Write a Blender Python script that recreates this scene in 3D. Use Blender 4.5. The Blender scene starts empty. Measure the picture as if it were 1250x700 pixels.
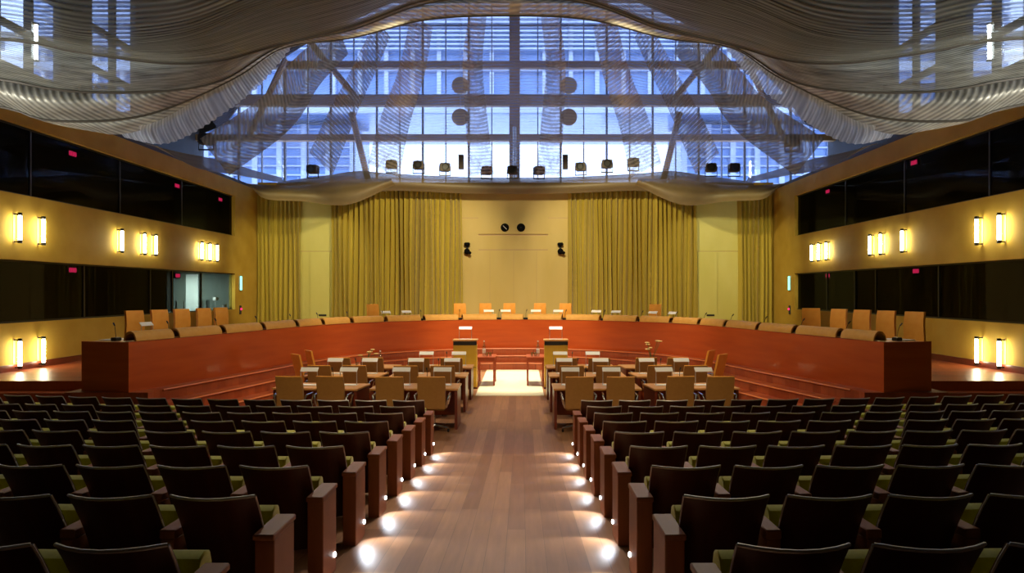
import bpy, bmesh, math, random
from mathutils import Vector, Matrix
random.seed(7)
PI = math.pi
S = bpy.context.scene
C = S.collection
# ------------------------------------------------------------------ camera geometry (used to place things in metres)
F, CX, CY = 890.0, 637.0, 356.0
CAM = Vector((0.29, 0.0, 2.5))
def W(px, py, d):
    """point of the hall at depth d seen at pixel (px, py) of the photograph"""
    return Vector((CAM.x + (px - CX) * d / F, d, CAM.z - (py - CY) * d / F))
def WX(px, d): return CAM.x + (px - CX) * d / F
def floor_z(y): return max(0.0, 0.075 * (11.2 - y))
WALL = 11.7
ORD = ['first', 'second', 'third', 'fourth', 'fifth', 'sixth', 'seventh', 'eighth', 'ninth', 'tenth', 'eleventh', 'twelfth',
       'thirteenth', 'fourteenth', 'fifteenth', 'sixteenth', 'seventeenth', 'eighteenth', 'nineteenth', 'twentieth', 'twenty-first', 'twenty-second', 'twenty-third', 'twenty-fourth']

# ------------------------------------------------------------------ materials
def new_mat(name):
    m = bpy.data.materials.new(name); m.use_nodes = True
    nt = m.node_tree; nt.nodes.clear()
    out = nt.nodes.new('ShaderNodeOutputMaterial')
    return m, nt, out
def pbr(name, col, rough=0.5, metal=0.0, col2=None, scale=(4, 4, 4), detail=4, bump=0.0, spec=0.5, sheen=0.0, coat=0.0):
    m, nt, out = new_mat(name)
    b = nt.nodes.new('ShaderNodeBsdfPrincipled')
    nt.links.new(b.outputs[0], out.inputs[0])
    b.inputs['Base Color'].default_value = (*col, 1); b.inputs['Roughness'].default_value = rough
    b.inputs['Metallic'].default_value = metal; b.inputs['Specular IOR Level'].default_value = spec
    b.inputs['Sheen Weight'].default_value = sheen; b.inputs['Coat Weight'].default_value = coat
    if col2 is not None:
        tc = nt.nodes.new('ShaderNodeTexCoord'); mp = nt.nodes.new('ShaderNodeMapping'); mp.inputs['Scale'].default_value = scale
        nz = nt.nodes.new('ShaderNodeTexNoise'); nz.inputs['Scale'].default_value = 1.0; nz.inputs['Detail'].default_value = detail
        rp = nt.nodes.new('ShaderNodeValToRGB')
        rp.color_ramp.elements[0].position = .3; rp.color_ramp.elements[1].position = .7
        rp.color_ramp.elements[0].color = (*col, 1); rp.color_ramp.elements[1].color = (*col2, 1)
        nt.links.new(tc.outputs['Object'], mp.inputs[0]); nt.links.new(mp.outputs[0], nz.inputs['Vector'])
        nt.links.new(nz.outputs['Fac'], rp.inputs[0]); nt.links.new(rp.outputs[0], b.inputs['Base Color'])
        if bump:
            bp = nt.nodes.new('ShaderNodeBump'); bp.inputs['Strength'].default_value = bump
            nt.links.new(nz.outputs['Fac'], bp.inputs['Height']); nt.links.new(bp.outputs[0], b.inputs['Normal'])
    return m
def emit(name, col, strength):
    m, nt, out = new_mat(name)
    e = nt.nodes.new('ShaderNodeEmission'); e.inputs[0].default_value = (*col, 1); e.inputs[1].default_value = strength
    nt.links.new(e.outputs[0], out.inputs[0]); return m
def glass(name, tint, refl=0.12, rough=0.02):
    m, nt, out = new_mat(name)
    t = nt.nodes.new('ShaderNodeBsdfTransparent'); t.inputs[0].default_value = (*tint, 1)
    g = nt.nodes.new('ShaderNodeBsdfGlossy'); g.inputs['Roughness'].default_value = rough; g.inputs[0].default_value = (1, 1, 1, 1)
    mx = nt.nodes.new('ShaderNodeMixShader'); mx.inputs[0].default_value = refl
    nt.links.new(t.outputs[0], mx.inputs[1]); nt.links.new(g.outputs[0], mx.inputs[2]); nt.links.new(mx.outputs[0], out.inputs[0])
    return m
def planks(name, c1, c2, rough, wid=.16, ln=2.2, rot=True):
    m, nt, out = new_mat(name)
    b = nt.nodes.new('ShaderNodeBsdfPrincipled'); nt.links.new(b.outputs[0], out.inputs[0])
    tc = nt.nodes.new('ShaderNodeTexCoord'); mp = nt.nodes.new('ShaderNodeMapping')
    if rot: mp.inputs['Rotation'].default_value = (0, 0, PI / 2)
    br = nt.nodes.new('ShaderNodeTexBrick'); br.inputs['Scale'].default_value = 1; br.inputs['Brick Width'].default_value = ln
    br.inputs['Row Height'].default_value = wid; br.inputs['Mortar Size'].default_value = .0015; br.offset = .37; br.squash = 1
    br.inputs['Color1'].default_value = (*c1, 1); br.inputs['Color2'].default_value = (*c2, 1)
    br.inputs['Mortar'].default_value = (c1[0] * .4, c1[1] * .4, c1[2] * .4, 1); br.inputs['Bias'].default_value = 0
    nz = nt.nodes.new('ShaderNodeTexNoise'); mp2 = nt.nodes.new('ShaderNodeMapping'); mp2.inputs['Scale'].default_value = (22, 1.5, 4)
    nz.inputs['Scale'].default_value = 1; nz.inputs['Detail'].default_value = 5
    mx = nt.nodes.new('ShaderNodeMix'); mx.data_type = 'RGBA'; mx.blend_type = 'MULTIPLY'; mx.inputs[0].default_value = .45
    nt.links.new(tc.outputs['Object'], mp.inputs[0]); nt.links.new(mp.outputs[0], br.inputs['Vector'])
    nt.links.new(tc.outputs['Object'], mp2.inputs[0]); nt.links.new(mp2.outputs[0], nz.inputs['Vector'])
    nt.links.new(br.outputs[0], mx.inputs[6]); nt.links.new(nz.outputs[0], mx.inputs[7]); nt.links.new(mx.outputs[2], b.inputs['Base Color'])
    b.inputs['Roughness'].default_value = rough
    return m
def gauze(name, col, lo, hi, su, sv=0, metal=.4, rough=.45, transl=.3, warp=.6, streak=(3, 3), contrast=.55, bump=.5):
    """woven metal fabric; strands follow lines of constant su*|u-.5| + sv*v, the gaps between them let light through"""
    m, nt, out = new_mat(name); L = nt.links.new; N = nt.nodes.new
    def math_(op, a, b=None):
        n = N('ShaderNodeMath'); n.operation = op
        for i, x in enumerate((a, b)):
            if x is None: continue
            if isinstance(x, (int, float)): n.inputs[i].default_value = x
            else: L(x, n.inputs[i])
        return n.outputs[0]
    tc = N('ShaderNodeTexCoord'); sp = N('ShaderNodeSeparateXYZ'); L(tc.outputs['UV'], sp.inputs[0])
    du = math_('SUBTRACT', sp.outputs[0], .5); ua = math_('POWER', math_('ADD', math_('MULTIPLY', du, du), .0015), .5)
    def noise(sx, sy, det=3):
        mp = N('ShaderNodeMapping'); mp.inputs['Scale'].default_value = (sx, sy, 1); L(tc.outputs['UV'], mp.inputs[0])
        nz = N('ShaderNodeTexNoise'); nz.inputs['Scale'].default_value = 1; nz.inputs['Detail'].default_value = det; L(mp.outputs[0], nz.inputs['Vector'])
        return nz.outputs['Fac']
    n1 = noise(5, 4, 2); n2 = noise(*streak)
    ph = math_('ADD', math_('ADD', math_('MULTIPLY', ua, su * 2 * PI), math_('MULTIPLY', sp.outputs[1], sv * 2 * PI)), math_('MULTIPLY', n1, warp * 12))
    st = math_('ADD', math_('MULTIPLY', math_('SINE', ph), .5), .5)
    rp = N('ShaderNodeMapRange'); rp.inputs['From Min'].default_value = .32; rp.inputs['From Max'].default_value = .68; L(n2, rp.inputs[0])
    a0 = math_('ADD', math_('MULTIPLY', st, .5), math_('MULTIPLY', rp.outputs[0], .5))
    al = math_('ADD', math_('MULTIPLY', a0, hi - lo), lo)
    b = N('ShaderNodeBsdfPrincipled'); b.inputs['Metallic'].default_value = metal; b.inputs['Roughness'].default_value = rough
    cm = N('ShaderNodeMix'); cm.data_type = 'RGBA'; k = 1 - contrast; cm.inputs[6].default_value = (col[0] * k, col[1] * k, col[2] * k, 1); cm.inputs[7].default_value = (*col, 1)
    L(a0, cm.inputs[0]); L(cm.outputs[2], b.inputs['Base Color'])
    tl = N('ShaderNodeBsdfTranslucent'); L(cm.outputs[2], tl.inputs[0])
    m1 = N('ShaderNodeMixShader'); m1.inputs[0].default_value = transl; L(b.outputs[0], m1.inputs[1]); L(tl.outputs[0], m1.inputs[2])
    tr = N('ShaderNodeBsdfTransparent'); m2 = N('ShaderNodeMixShader'); L(al, m2.inputs[0]); L(tr.outputs[0], m2.inputs[1]); L(m1.outputs[0], m2.inputs[2])
    if bump:
        bp = N('ShaderNodeBump'); bp.inputs['Strength'].default_value = bump; bp.inputs['Distance'].default_value = .05; L(st, bp.inputs['Height']); L(bp.outputs[0], b.inputs['Normal'])
    L(m2.outputs[0], out.inputs[0])
    return m

M = dict(
    floor=planks('oak_floor', (.33, .145, .062), (.52, .26, .12), .42),
    steps=planks('merbau_steps', (.40, .075, .022), (.55, .125, .04), .36, .24, 1.7, False),
    edge_highlight=pbr('step_edge_highlight', (.70, .22, .07), .4),  # lighter tone paints the light caught by the step edges
    dais=pbr('cherry_veneer', (.43, .064, .008), .36, col2=(.52, .092, .014), scale=(.8, .8, 7), coat=.15),
    table=pbr('orange_maple', (.62, .29, .09), .35, col2=(.72, .37, .13), scale=(1.5, 14, 3)),
    panel=pbr('dark_red_wood', (.13, .022, .010), .35, col2=(.19, .034, .014), scale=(3, 3, 12)),
    seatwood=pbr('dark_walnut', (.048, .010, .0045), .38, col2=(.075, .017, .007), scale=(14, 3, 2)),
    armwood=pbr('red_walnut', (.27, .092, .040), .5, spec=.25, col2=(.35, .125, .056), scale=(14, 3, 2)),
    edge=pbr('seat_edge', (.62, .60, .56), .45, .3),
    velvet=pbr('chartreuse_velvet', (.52, .49, .025), .85, col2=(.60, .57, .04), scale=(30, 30, 30), sheen=.4),
    brown=pbr('brown_leather', (.34, .16, .04), .45, col2=(.38, .185, .05), scale=(18, 18, 18)),
    tan=pbr('tan_leather', (.84, .36, .05), .5, spec=.25, col2=(.88, .41, .07), scale=(9, 9, 9)),
    roll=pbr('camel_leather', (.60, .31, .065), .55, spec=.25, col2=(.66, .36, .085), scale=(7, 7, 7)),
    chrome=pbr('chrome', (.75, .75, .76), .18, 1.0),
    black=pbr('black_plastic', (.012, .012, .013), .4),
    matt=pbr('matt_black', (.006, .006, .006), .9, spec=.05),
    dark=pbr('charcoal_paint', (.035, .034, .036), .7, col2=(.045, .044, .044), scale=(.4, .4, .4)),
    booth=pbr('booth_lining', (.012, .013, .012), .8, col2=(.016, .017, .016), scale=(1, 1, 1)),
    boothgrey=pbr('booth_grey', (.10, .125, .115), .8, col2=(.12, .145, .13), scale=(1, 1, 1)),
    boothlit=pbr('booth_door_paint', (.7, .75, .72), .6, col2=(.76, .8, .77), scale=(1, 1, 1)),
    wall=pbr('gilded_plaster', (.50, .32, .040), .75, spec=.2, col2=(.60, .40, .065), scale=(1.1, 1.1, 1.4), detail=6),
    pale=pbr('birch_panel', (.56, .415, .13), .6, spec=.25, col2=(.62, .47, .17), scale=(1.2, 1.2, .4)),
    lime=pbr('lime_panel', (.60, .54, .13), .5, col2=(.66, .60, .18), scale=(1, 1, .5)),
    curtain=pbr('gold_velvet', (.46, .345, .03), .75, col2=(.54, .41, .045), scale=(6, 6, .3), sheen=.3),
    white=pbr('white_card', (.85, .84, .80), .5, col2=(.88, .87, .84), scale=(3, 3, 3)),
    carpet=pbr('cream_carpet', (.80, .72, .50), .9, col2=(.85, .78, .56), scale=(20, 20, 20)),
    gold=pbr('golden_front', (.85, .52, .04), .4, col2=(.90, .58, .06), scale=(2, 2, 5)),
    steel=pbr('bronze_steel', (.42, .26, .12), .5, .1, col2=(.48, .30, .14), scale=(1, 1, 1)),
    mullion=pbr('grey_mullion', (.16, .17, .22), .5, .3),
    steelw=pbr('silver_steel', (.55, .57, .60), .35, .5),
    lampbody=pbr('projector_body', (.10, .075, .055), .5, .3),
    disc=pbr('bronze_disc', (.55, .42, .22), .6, .0, col2=(.6, .46, .25), scale=(5, 5, 5)),
    tube=emit('sconce_light', (1, .93, .62), 42),
    whitetube=emit('white_tube_light', (.85, .97, 1), 70),
    red=emit('red_digits', (1, .02, .12), 3.0),
    green=emit('green_sign', (.25, 1, .72), 2.5),
    spotdot=emit('step_lamp', (.9, .95, 1), 14),
    pane=glass('clear_pane', (.80, .87, 1.0), .08),
    boothglass=glass('smoked_pane', (.42, .46, .45), .018),
    extglass=pbr('blue_facade_glass', (.16, .25, .46), .15, col2=(.24, .36, .62), scale=(.3, .3, .3)),
    extframe=pbr('pale_facade', (.50, .55, .66), .6, col2=(.56, .60, .70), scale=(1, 1, 1)),
    water=glass('bottle_plastic', (.78, .86, .97), .16),
    flower=pbr('cream_petal', (.75, .55, .22), .7), leafy=pbr('green_leaf', (.10, .16, .04), .6),
    blue=pbr('blue_label', (.10, .2, .6), .4), screen=pbr('dark_screen', (.01, .012, .014), .15),
    mesh=gauze('woven_gold_mesh', (.46, .49, .43), .52, .98, 16, 60, metal=.35, transl=.42, warp=.5, streak=(9, 60), contrast=.8),
    fold_shade=pbr('painted_fold_shadow', (.05, .042, .03), .6),  # shade colour for the canopy's fold lines
    mesh2=gauze('slanted_gold_mesh', (.56, .58, .50), .55, .99, 70, 30, metal=.35, transl=.42, warp=.25, streak=(40, 12), contrast=.78, bump=.3),
    fold=gauze('folded_gold_mesh', (.66, .65, .55), .78, 1.0, 210, 5, metal=.3, transl=.3, warp=.10, streak=(70, 3), contrast=.72, bump=.25),
    ribbon=gauze('pleated_silver_mesh', (.94, .93, .90), .62, .97, 62, 0, metal=.0, transl=.82, warp=.05, streak=(40, 1), contrast=.35),
    sheer=gauze('sheer_bronze_mesh', (.50, .42, .30), .30, .84, 0, 42, metal=.2, transl=.4, warp=.08, streak=(6, 14), contrast=.45, bump=.2),
    bandthick=gauze('dense_bronze_mesh', (.52, .46, .34), .62, .97, 8, 44, metal=.3, transl=.3, warp=.08, streak=(5, 16), contrast=.6),
    sheersoft=gauze('sheer_silver_mesh', (.80, .77, .86), .10, .40, 0, 60, metal=.1, rough=.3, transl=.55, warp=.5, streak=(12, 5), contrast=.3, bump=0),
    valance=gauze('tan_gauze', (.25, .18, .085), .88, .99, 0, 3, metal=.0, transl=.25, warp=.3, streak=(8, 3), contrast=.25, bump=0),
)

# ------------------------------------------------------------------ mesh helpers
def box(bm, c, s, rz=0, rx=0, ry=0):
    m = Matrix.Translation(c) @ Matrix.Rotation(rz, 4, 'Z') @ Matrix.Rotation(ry, 4, 'Y') @ Matrix.Rotation(rx, 4, 'X') @ Matrix.Diagonal((*s, 1))
    return bmesh.ops.create_cube(bm, size=1, matrix=m)['verts']
def bbox(bm, x0, x1, y0, y1, z0, z1): return box(bm, ((x0 + x1) / 2, (y0 + y1) / 2, (z0 + z1) / 2), (x1 - x0, y1 - y0, z1 - z0))
def tube(bm, pts, r, n=8):
    pts = [Vector(p) for p in pts]; rings = []
    rs = r if isinstance(r, (list, tuple)) else [r] * len(pts)
    up = None
    for i, p in enumerate(pts):
        t = (pts[min(i + 1, len(pts) - 1)] - pts[max(i - 1, 0)]).normalized()
        a = Vector((0, 0, 1)) if abs(t.z) < .9 else Vector((1, 0, 0))
        u = t.cross(a).normalized(); v = t.cross(u).normalized()
        if up is not None and u.dot(up) < 0: u, v = -u, -v
        up = u
        rings.append([bm.verts.new(p + u * math.cos(2 * PI * k / n) * rs[i] + v * math.sin(2 * PI * k / n) * rs[i]) for k in range(n)])
    for a, b in zip(rings, rings[1:]):
        for k in range(n): bm.faces.new((a[k], a[(k + 1) % n], b[(k + 1) % n], b[k]))
    bm.faces.new(rings[0][::-1]); bm.faces.new(rings[-1])
def lathe(bm, prof, c=(0, 0, 0), n=16):
    c = Vector(c); rings = []
    for r, z in prof:
        rings.append([bm.verts.new(c + Vector((max(r, 1e-4) * math.cos(2 * PI * k / n), max(r, 1e-4) * math.sin(2 * PI * k / n), z))) for k in range(n)])
    for a, b in zip(rings, rings[1:]):
        for k in range(n): bm.faces.new((a[k], a[(k + 1) % n], b[(k + 1) % n], b[k]))
    bm.faces.new(rings[0][::-1]); bm.faces.new(rings[-1])
def ball(bm, c, r, sc=(1, 1, 1), n=10):
    bmesh.ops.create_uvsphere(bm, u_segments=n, v_segments=max(6, n // 2 + 1), radius=r, matrix=Matrix.Translation(c) @ Matrix.Diagonal((*sc, 1)))
def grid(bm, rows, uv=True, thick=None):
    """rows: list of lists of Vectors"""
    vs = [[bm.verts.new(p) for p in r] for r in rows]
    lay = bm.loops.layers.uv.verify()
    nr, nc = len(rows), len(rows[0])
    for i in range(nr - 1):
        for j in range(nc - 1):
            f = bm.faces.new((vs[i][j], vs[i][j + 1], vs[i + 1][j + 1], vs[i + 1][j])); f.smooth = True
            for l, (a, b) in zip(f.loops, ((i, j), (i, j + 1), (i + 1, j + 1), (i + 1, j))):
                l[lay].uv = (b / (nc - 1), a / (nr - 1))
def slab(bm, rows_a, rows_b):
    """closed shell between two equal grids"""
    nr, nc = len(rows_a), len(rows_a[0])
    A = [[bm.verts.new(p) for p in r] for r in rows_a]; B = [[bm.verts.new(p) for p in r] for r in rows_b]
    for i in range(nr - 1):
        for j in range(nc - 1):
            bm.faces.new((A[i][j], A[i][j + 1], A[i + 1][j + 1], A[i + 1][j]))
            bm.faces.new((B[i][j], B[i + 1][j], B[i + 1][j + 1], B[i][j + 1]))
    for i in range(nr - 1):
        bm.faces.new((A[i][0], A[i + 1][0], B[i + 1][0], B[i][0])); bm.faces.new((A[i][-1], B[i][-1], B[i + 1][-1], A[i + 1][-1]))
    for j in range(nc - 1):
        bm.faces.new((A[0][j], B[0][j], B[0][j + 1], A[0][j + 1])); bm.faces.new((A[-1][j], A[-1][j + 1], B[-1][j + 1], B[-1][j]))
def prism(bm, poly, z0, z1):
    a = [bm.verts.new((x, y, z0)) for x, y in poly]; b = [bm.verts.new((x, y, z1)) for x, y in poly]
    n = len(poly)
    bm.faces.new(a[::-1]); bm.faces.new(b)
    for i in range(n): bm.faces.new((a[i], a[(i + 1) % n], b[(i + 1) % n], b[i]))
def spline(pts, n):
    """Catmull-Rom through tuples, n samples per span"""
    P = [Vector(p) for p in pts]; out = []
    for i in range(len(P) - 1):
        p0 = P[i - 1] if i else P[0] * 2 - P[1]; p1, p2 = P[i], P[i + 1]
        p3 = P[i + 2] if i + 2 < len(P) else P[-1] * 2 - P[-2]
        for k in range(n):
            t = k / n
            out.append(.5 * ((2 * p1) + (p2 - p0) * t + (2 * p0 - 5 * p1 + 4 * p2 - p3) * t * t + (3 * p1 - p0 - 3 * p2 + p3) * t ** 3))
    out.append(P[-1]); return out
def resample(pts, n):
    d = [0]
    for a, b in zip(pts, pts[1:]): d.append(d[-1] + (b - a).length)
    out = []; j = 0
    for k in range(n):
        s = d[-1] * k / (n - 1)
        while j < len(pts) - 2 and d[j + 1] < s: j += 1
        t = (s - d[j]) / max(d[j + 1] - d[j], 1e-9)
        out.append(pts[j].lerp(pts[j + 1], min(max(t, 0), 1)))
    return out
def obj(name, bm, mat, parent=None, smooth=False, bevel=0, loc=None):
    if bevel:
        bmesh.ops.bevel(bm, geom=[e for e in bm.edges if len(e.link_faces) == 2 and e.calc_face_angle(0) > .6], offset=bevel, segments=2, affect='EDGES', clamp_overlap=True)
    bmesh.ops.recalc_face_normals(bm, faces=bm.faces)
    me = bpy.data.meshes.new(name); bm.to_mesh(me); bm.free()
    for p in me.polygons: p.use_smooth = smooth
    if smooth: me.set_sharp_from_angle(angle=.7)
    o = bpy.data.objects.new(name, me); C.objects.link(o); me.materials.append(M[mat])
    if parent is not None: o.parent = parent
    if loc is not None: o.location = loc
    return o
def B(): return bmesh.new()
def thing(name, label, cat, loc=(0, 0, 0), rz=0, group=None):
    o = bpy.data.objects.new(name, None); C.objects.link(o); o.location = loc; o.rotation_euler = (0, 0, rz); o.empty_display_size = .2
    return tag(o, label, cat, group)
def tag(o, label, cat, group=None):
    o['label'] = label; o['category'] = cat
    if group: o['group'] = group
    return o
def struct(name, bm, mat, parent=None, smooth=False):
    o = obj(name, bm, mat, parent, smooth)
    if parent is None: o['kind'] = 'structure'
    return o
def dup(root, loc, rz, label, group=None, skip=()):
    r = root.copy(); C.objects.link(r); r.location = loc; r.rotation_euler = (0, 0, rz); r['label'] = label
    if group: r['group'] = group
    for ch in list(root.children):
        if ch.name.split('.')[0] in skip: continue
        c = ch.copy(); C.objects.link(c); c.parent = r
        for g in ch.children:
            d = g.copy(); C.objects.link(d); d.parent = c
    return r
class Kind:
    """first use moves the prototype, later uses copy it"""
    def __init__(s, root): s.root, s.used = root, False
    def put(s, loc, rz, label, group=None):
        if not s.used:
            s.used = True; s.root.location = loc; s.root.rotation_euler = (0, 0, rz); s.root['label'] = label
            if group: s.root['group'] = group
            return s.root
        return dup(s.root, loc, rz, label, group)

# ================================================================== SETTING
# floor: raked towards the front, flat by the desks
bm = B()
ys = [-2, 11.2, 33.2]
vs = [[bm.verts.new((x, y, .075 * (11.2 - y) if y < 11.2 else 0)) for x in (-15, 15)] for y in ys]
for a, b in zip(vs, vs[1:]): bm.faces.new((a[0], a[1], b[1], b[0]))
struct('floor', bm, 'floor')

LO = (1.75, 3.25); UP = (4.82, 6.5); ENDY = 30.5; TOP = 7.1
for sx, nm in ((-1, 'left'), (1, 'right')):
    bm = B()
    def wb(y0, y1, z0, z1):
        bbox(bm, min(sx * WALL, sx * (WALL + .25)), max(sx * WALL, sx * (WALL + .25)), y0, y1, z0, z1)
    wb(2, ENDY, -.1, LO[0]); wb(2, ENDY, LO[1], UP[0]); wb(2, ENDY, UP[1], TOP); wb(ENDY, 33.2, -.1, TOP); wb(-2, 2, -.1, TOP)
    struct('wall_' + nm, bm, 'wall')
    # booth shells behind the two ribbons of glass
    bm = B(); x0, x1 = sorted((sx * (WALL + .25), sx * (WALL + 2.7)))
    xb0, xb1 = sorted((sx * (WALL + 2.7), sx * (WALL + 2.85)))
    bbox(bm, xb0, xb1, 2, 31, -.1, TOP)
    for z in (LO[0] - .9, LO[1] + .25, UP[0] - .6): bbox(bm, x0, x1, 2, 31, z - .1, z)
    bbox(bm, x0, x1, 2, 31, TOP - .12, TOP - .02)
    for y in (2, ENDY + .3) + ((25.1,) if sx < 0 else ()): bbox(bm, x0, x1, y - .05, y + .05, .2, 3.5 if y == 25.1 else TOP - .15)
    struct('wall_booths_' + nm, bm, 'booth')
    # glazing of the ribbons
    k = 1 if sx < 0 else 3
    for (z0, z1), num in ((LO, k), (UP, k + 1)):
        bm = B(); xg = sx * (WALL + .16)
        bbox(bm, xg - .01, xg + .01, 2.0, ENDY, z0, z1)
        g = struct('window_%d' % num, bm, 'boothglass')
        bm = B()
        muls = (6, 9.5, 13, 16.7, 20.2, 23.8, 25.3, 27.6) if z0 < 2 else (6, 10, 14, 18, 22, 26)
        for y in muls: bbox(bm, xg - .03, xg + .03, y - .025, y + .025, z0, z1)
        bbox(bm, xg - .04, xg + .04, 2, ENDY, z0, z0 + .04); bbox(bm, xg - .04, xg + .04, 2, ENDY, z1 - .04, z1)
        obj('window_frame', bm, 'black', g)

# back wall
bm = B(); bbox(bm, -15, 15, 33.2, 33.45, -.1, 7.3); struct('wall_back', bm, 'wall')
# rear wall behind the audience, atrium walls, roof
bm = B(); bbox(bm, -15.4, 15.4, -2.3, -2, -.5, 16.6); struct('wall_rear', bm, 'dark')
bm = B(); bbox(bm, -15.5, 15.5, -2.3, 35.4, 16.5, 16.8)
struct('ceiling', bm, 'dark')
for sx, nm in ((-1, 'left'), (1, 'right')):
    bm = B(); a, b = sorted((sx * (WALL), sx * 15.4)); bbox(bm, a, b, -2, 33.3, TOP, TOP + .12); struct('ceiling_booths_' + nm, bm, 'dark')
    # upper side wall with glazed bays
    bm = B(); a, b = sorted((sx * 15.15, sx * 15.4))
    bbox(bm, a, b, -2, 35.4, TOP, 9.4); bbox(bm, a, b, -2, 35.4, 14.2, 16.6)
    bays = [(-2, 9), (10.4, 11.6), (13.2, 14.6), (16.6, 18.0), (20.2, 21.6), (24.4, 26.2), (29.2, 35.4)]
    for y0, y1 in bays: bbox(bm, a, b, y0, y1, 9.4, 14.2)
    for y in (9.7, 12.4, 15.6, 19.1, 23.0, 27.7): bbox(bm, a, b, y - .06, y + .06, 9.4, 14.2)
    for z in (10.6, 12.1): bbox(bm, a, b, -2, 35.4, z - .08, z + .08)
    w = struct('wall_atrium_' + nm, bm, 'dark')
    bm = B(); xm = sx * 15.28; bbox(bm, xm - .01, xm + .01, 8, 30.2, 9.4, 14.2); struct('window_%d' % (6 if sx < 0 else 7), bm, 'pane')
# great end window
bm = B(); bbox(bm, -15.2, 15.2, 35.18, 35.2, 7.3, 16.5); win = struct('window_5', bm, 'pane')
bm = B()
for k in range(-13, 14):
    x = -.05 + 1.105 * k; t = .022 if k % 2 else .045
    if k: bbox(bm, x - t, x + t, 35.0, 35.16, 7.3, 16.5)
for z in (7.6, 11.95, 15.3): bbox(bm, -15.2, 15.2, 35.05, 35.15, z - .035, z + .035)
obj('window_frame', bm, 'mullion', win)
bm = B()
for z, t in ((13.26, .16), (11.55, .24), (9.8, .15)): bbox(bm, -15.2, 15.2, 34.5, 34.85, z - t, z + t)
struct('beam_atrium', bm, 'steel')
bm = B(); bbox(bm, -.30, .20, 34.3, 34.8, 7.0, 16.5); struct('column_atrium', bm, 'steel')
bm = B(); tube(bm, [(-.05, 34.1, 7.4), (-.05, 34.1, 10.2)], .09, 10); bbox(bm, -.12, .02, 34.15, 34.32, 7.5, 10.1); tag(obj('light_tube', bm, 'steelw'), 'pale vertical tube standing against the central column of the great window', 'tube')
for sx in (-1, 1):
    for (a, b, lab) in (((-7.7, 10.9), (-6.9, 7.6), 'inner'), ((-9.9, 14.5), (-7.4, 11.5), 'upper'), ((-12.6, 9.6), (-10.8, 13.4), 'outer')):
        bm = B(); xa, xb = -sx * a[0] * -1, -sx * b[0] * -1
        tube(bm, [(xa, 34.2, a[1]), (xb, 34.2, b[1])], .15, 8)
        struct('beam_brace', bm, 'steel')
for sx, nm in ((-1, 'left'), (1, 'right')):
    bm = B()
    arch = [(15.2, 10.0), (13.9, 10.5), (12.7, 12.2), (11.3, 13.6), (9.7, 14.6), (7.6, 15.6), (5.6, 16.5), (15.2, 16.5)]
    va, vb = [[bm.verts.new((sx * x, y, z)) for x, z in arch] for y in (34.9, 35.0)]
    bm.faces.new(va); bm.faces.new(vb[::-1])
    for q in range(len(arch)): bm.faces.new((va[q], vb[q], vb[(q + 1) % len(arch)], va[(q + 1) % len(arch)]))
    struct('wall_atrium_end_' + nm, bm, 'dark')
    t = thing('atrium_tube_light', 'bright white tube light high behind the canopy mesh, %s side' % nm, 'light', (sx * 15.1, 23.1, 10.4), 0, 'tube lights behind the canopy')
    bm = B(); lathe(bm, [(0, -.55), (.05, -.55), (.05, .55), (0, .55)], n=12); o = obj('light_tube', bm, 'whitetube', t, True)
    bm = B()
    for q in (-1, 1): bbox(bm, -.06, .06, -.06, .06, q * .58 - .03, q * .58 + .03)
    obj('end_cap', bm, 'black', t)
# building outside: raised block across the court
bm = B(); bbox(bm, -38, 38, 57, 70, 16.6, 36)
ext = struct('exterior_building', bm, 'extglass')
bm = B()
for k in range(-18, 19): bbox(bm, 2.05 * k - .16, 2.05 * k + .16, 56.6, 57.0, 16.4, 36)
for z in (16.7, 20.0, 23.6, 26.8, 30): bbox(bm, -38, 38, 56.5, 57.0, z - .35, z + .35)
for i in range(16): bbox(bm, -38, 38, 56.2, 56.5, 21.2 + i * .34, 21.2 + i * .34 + .12)
obj('facade_frame', bm, 'extframe', ext)
for sx in (-1, 1):
    bm = B(); a, b = sorted((sx * 24, sx * 30)); bbox(bm, a, b, -4, 34, -.5, 19); e2 = struct('exterior_side', bm, 'extglass')
    bm = B()
    for k in range(13): bbox(bm, min(sx * 23.8, sx * 24), max(sx * 23.8, sx * 24), -4 + 3.1 * k - .2, -4 + 3.1 * k + .2, -.5, 19)
    for z in (8, 11, 14, 17): bbox(bm, min(sx * 23.8, sx * 24), max(sx * 23.8, sx * 24), -4, 34, z - .25, z + .25)
    obj('facade_frame', bm, 'extframe', e2)
for sx in (-1, 1):
    bm = B(); a, b = sorted((sx * 13.5, sx * 36)); bbox(bm, a, b, 60, 66, 8.6, 16.2); e2 = struct('exterior_wing', bm, 'extglass')
    bm = B()
    for k in range(12):
        x = sx * (13.6 + 2.0 * k); bbox(bm, x - .22, x + .22, 59.7, 60, 8.6, 16.2)
    for k in range(10): bbox(bm, a, b, 59.75, 60, 9.0 + .75 * k, 9.12 + .75 * k)
    obj('facade_frame', bm, 'extframe', e2)
bm = B(); bbox(bm, -60, 60, 36, 110, -.6, -.4); struct('ground_outside', bm, 'extframe')
bm = B()
for x0, x1, h in ((-22, -12, 11.5), (-4.5, 3.6, 10.6), (9, 21, 11.8)): bbox(bm, x0, x1, 72, 80, -.5, h)
struct('exterior_house', bm, 'extframe')

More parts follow.
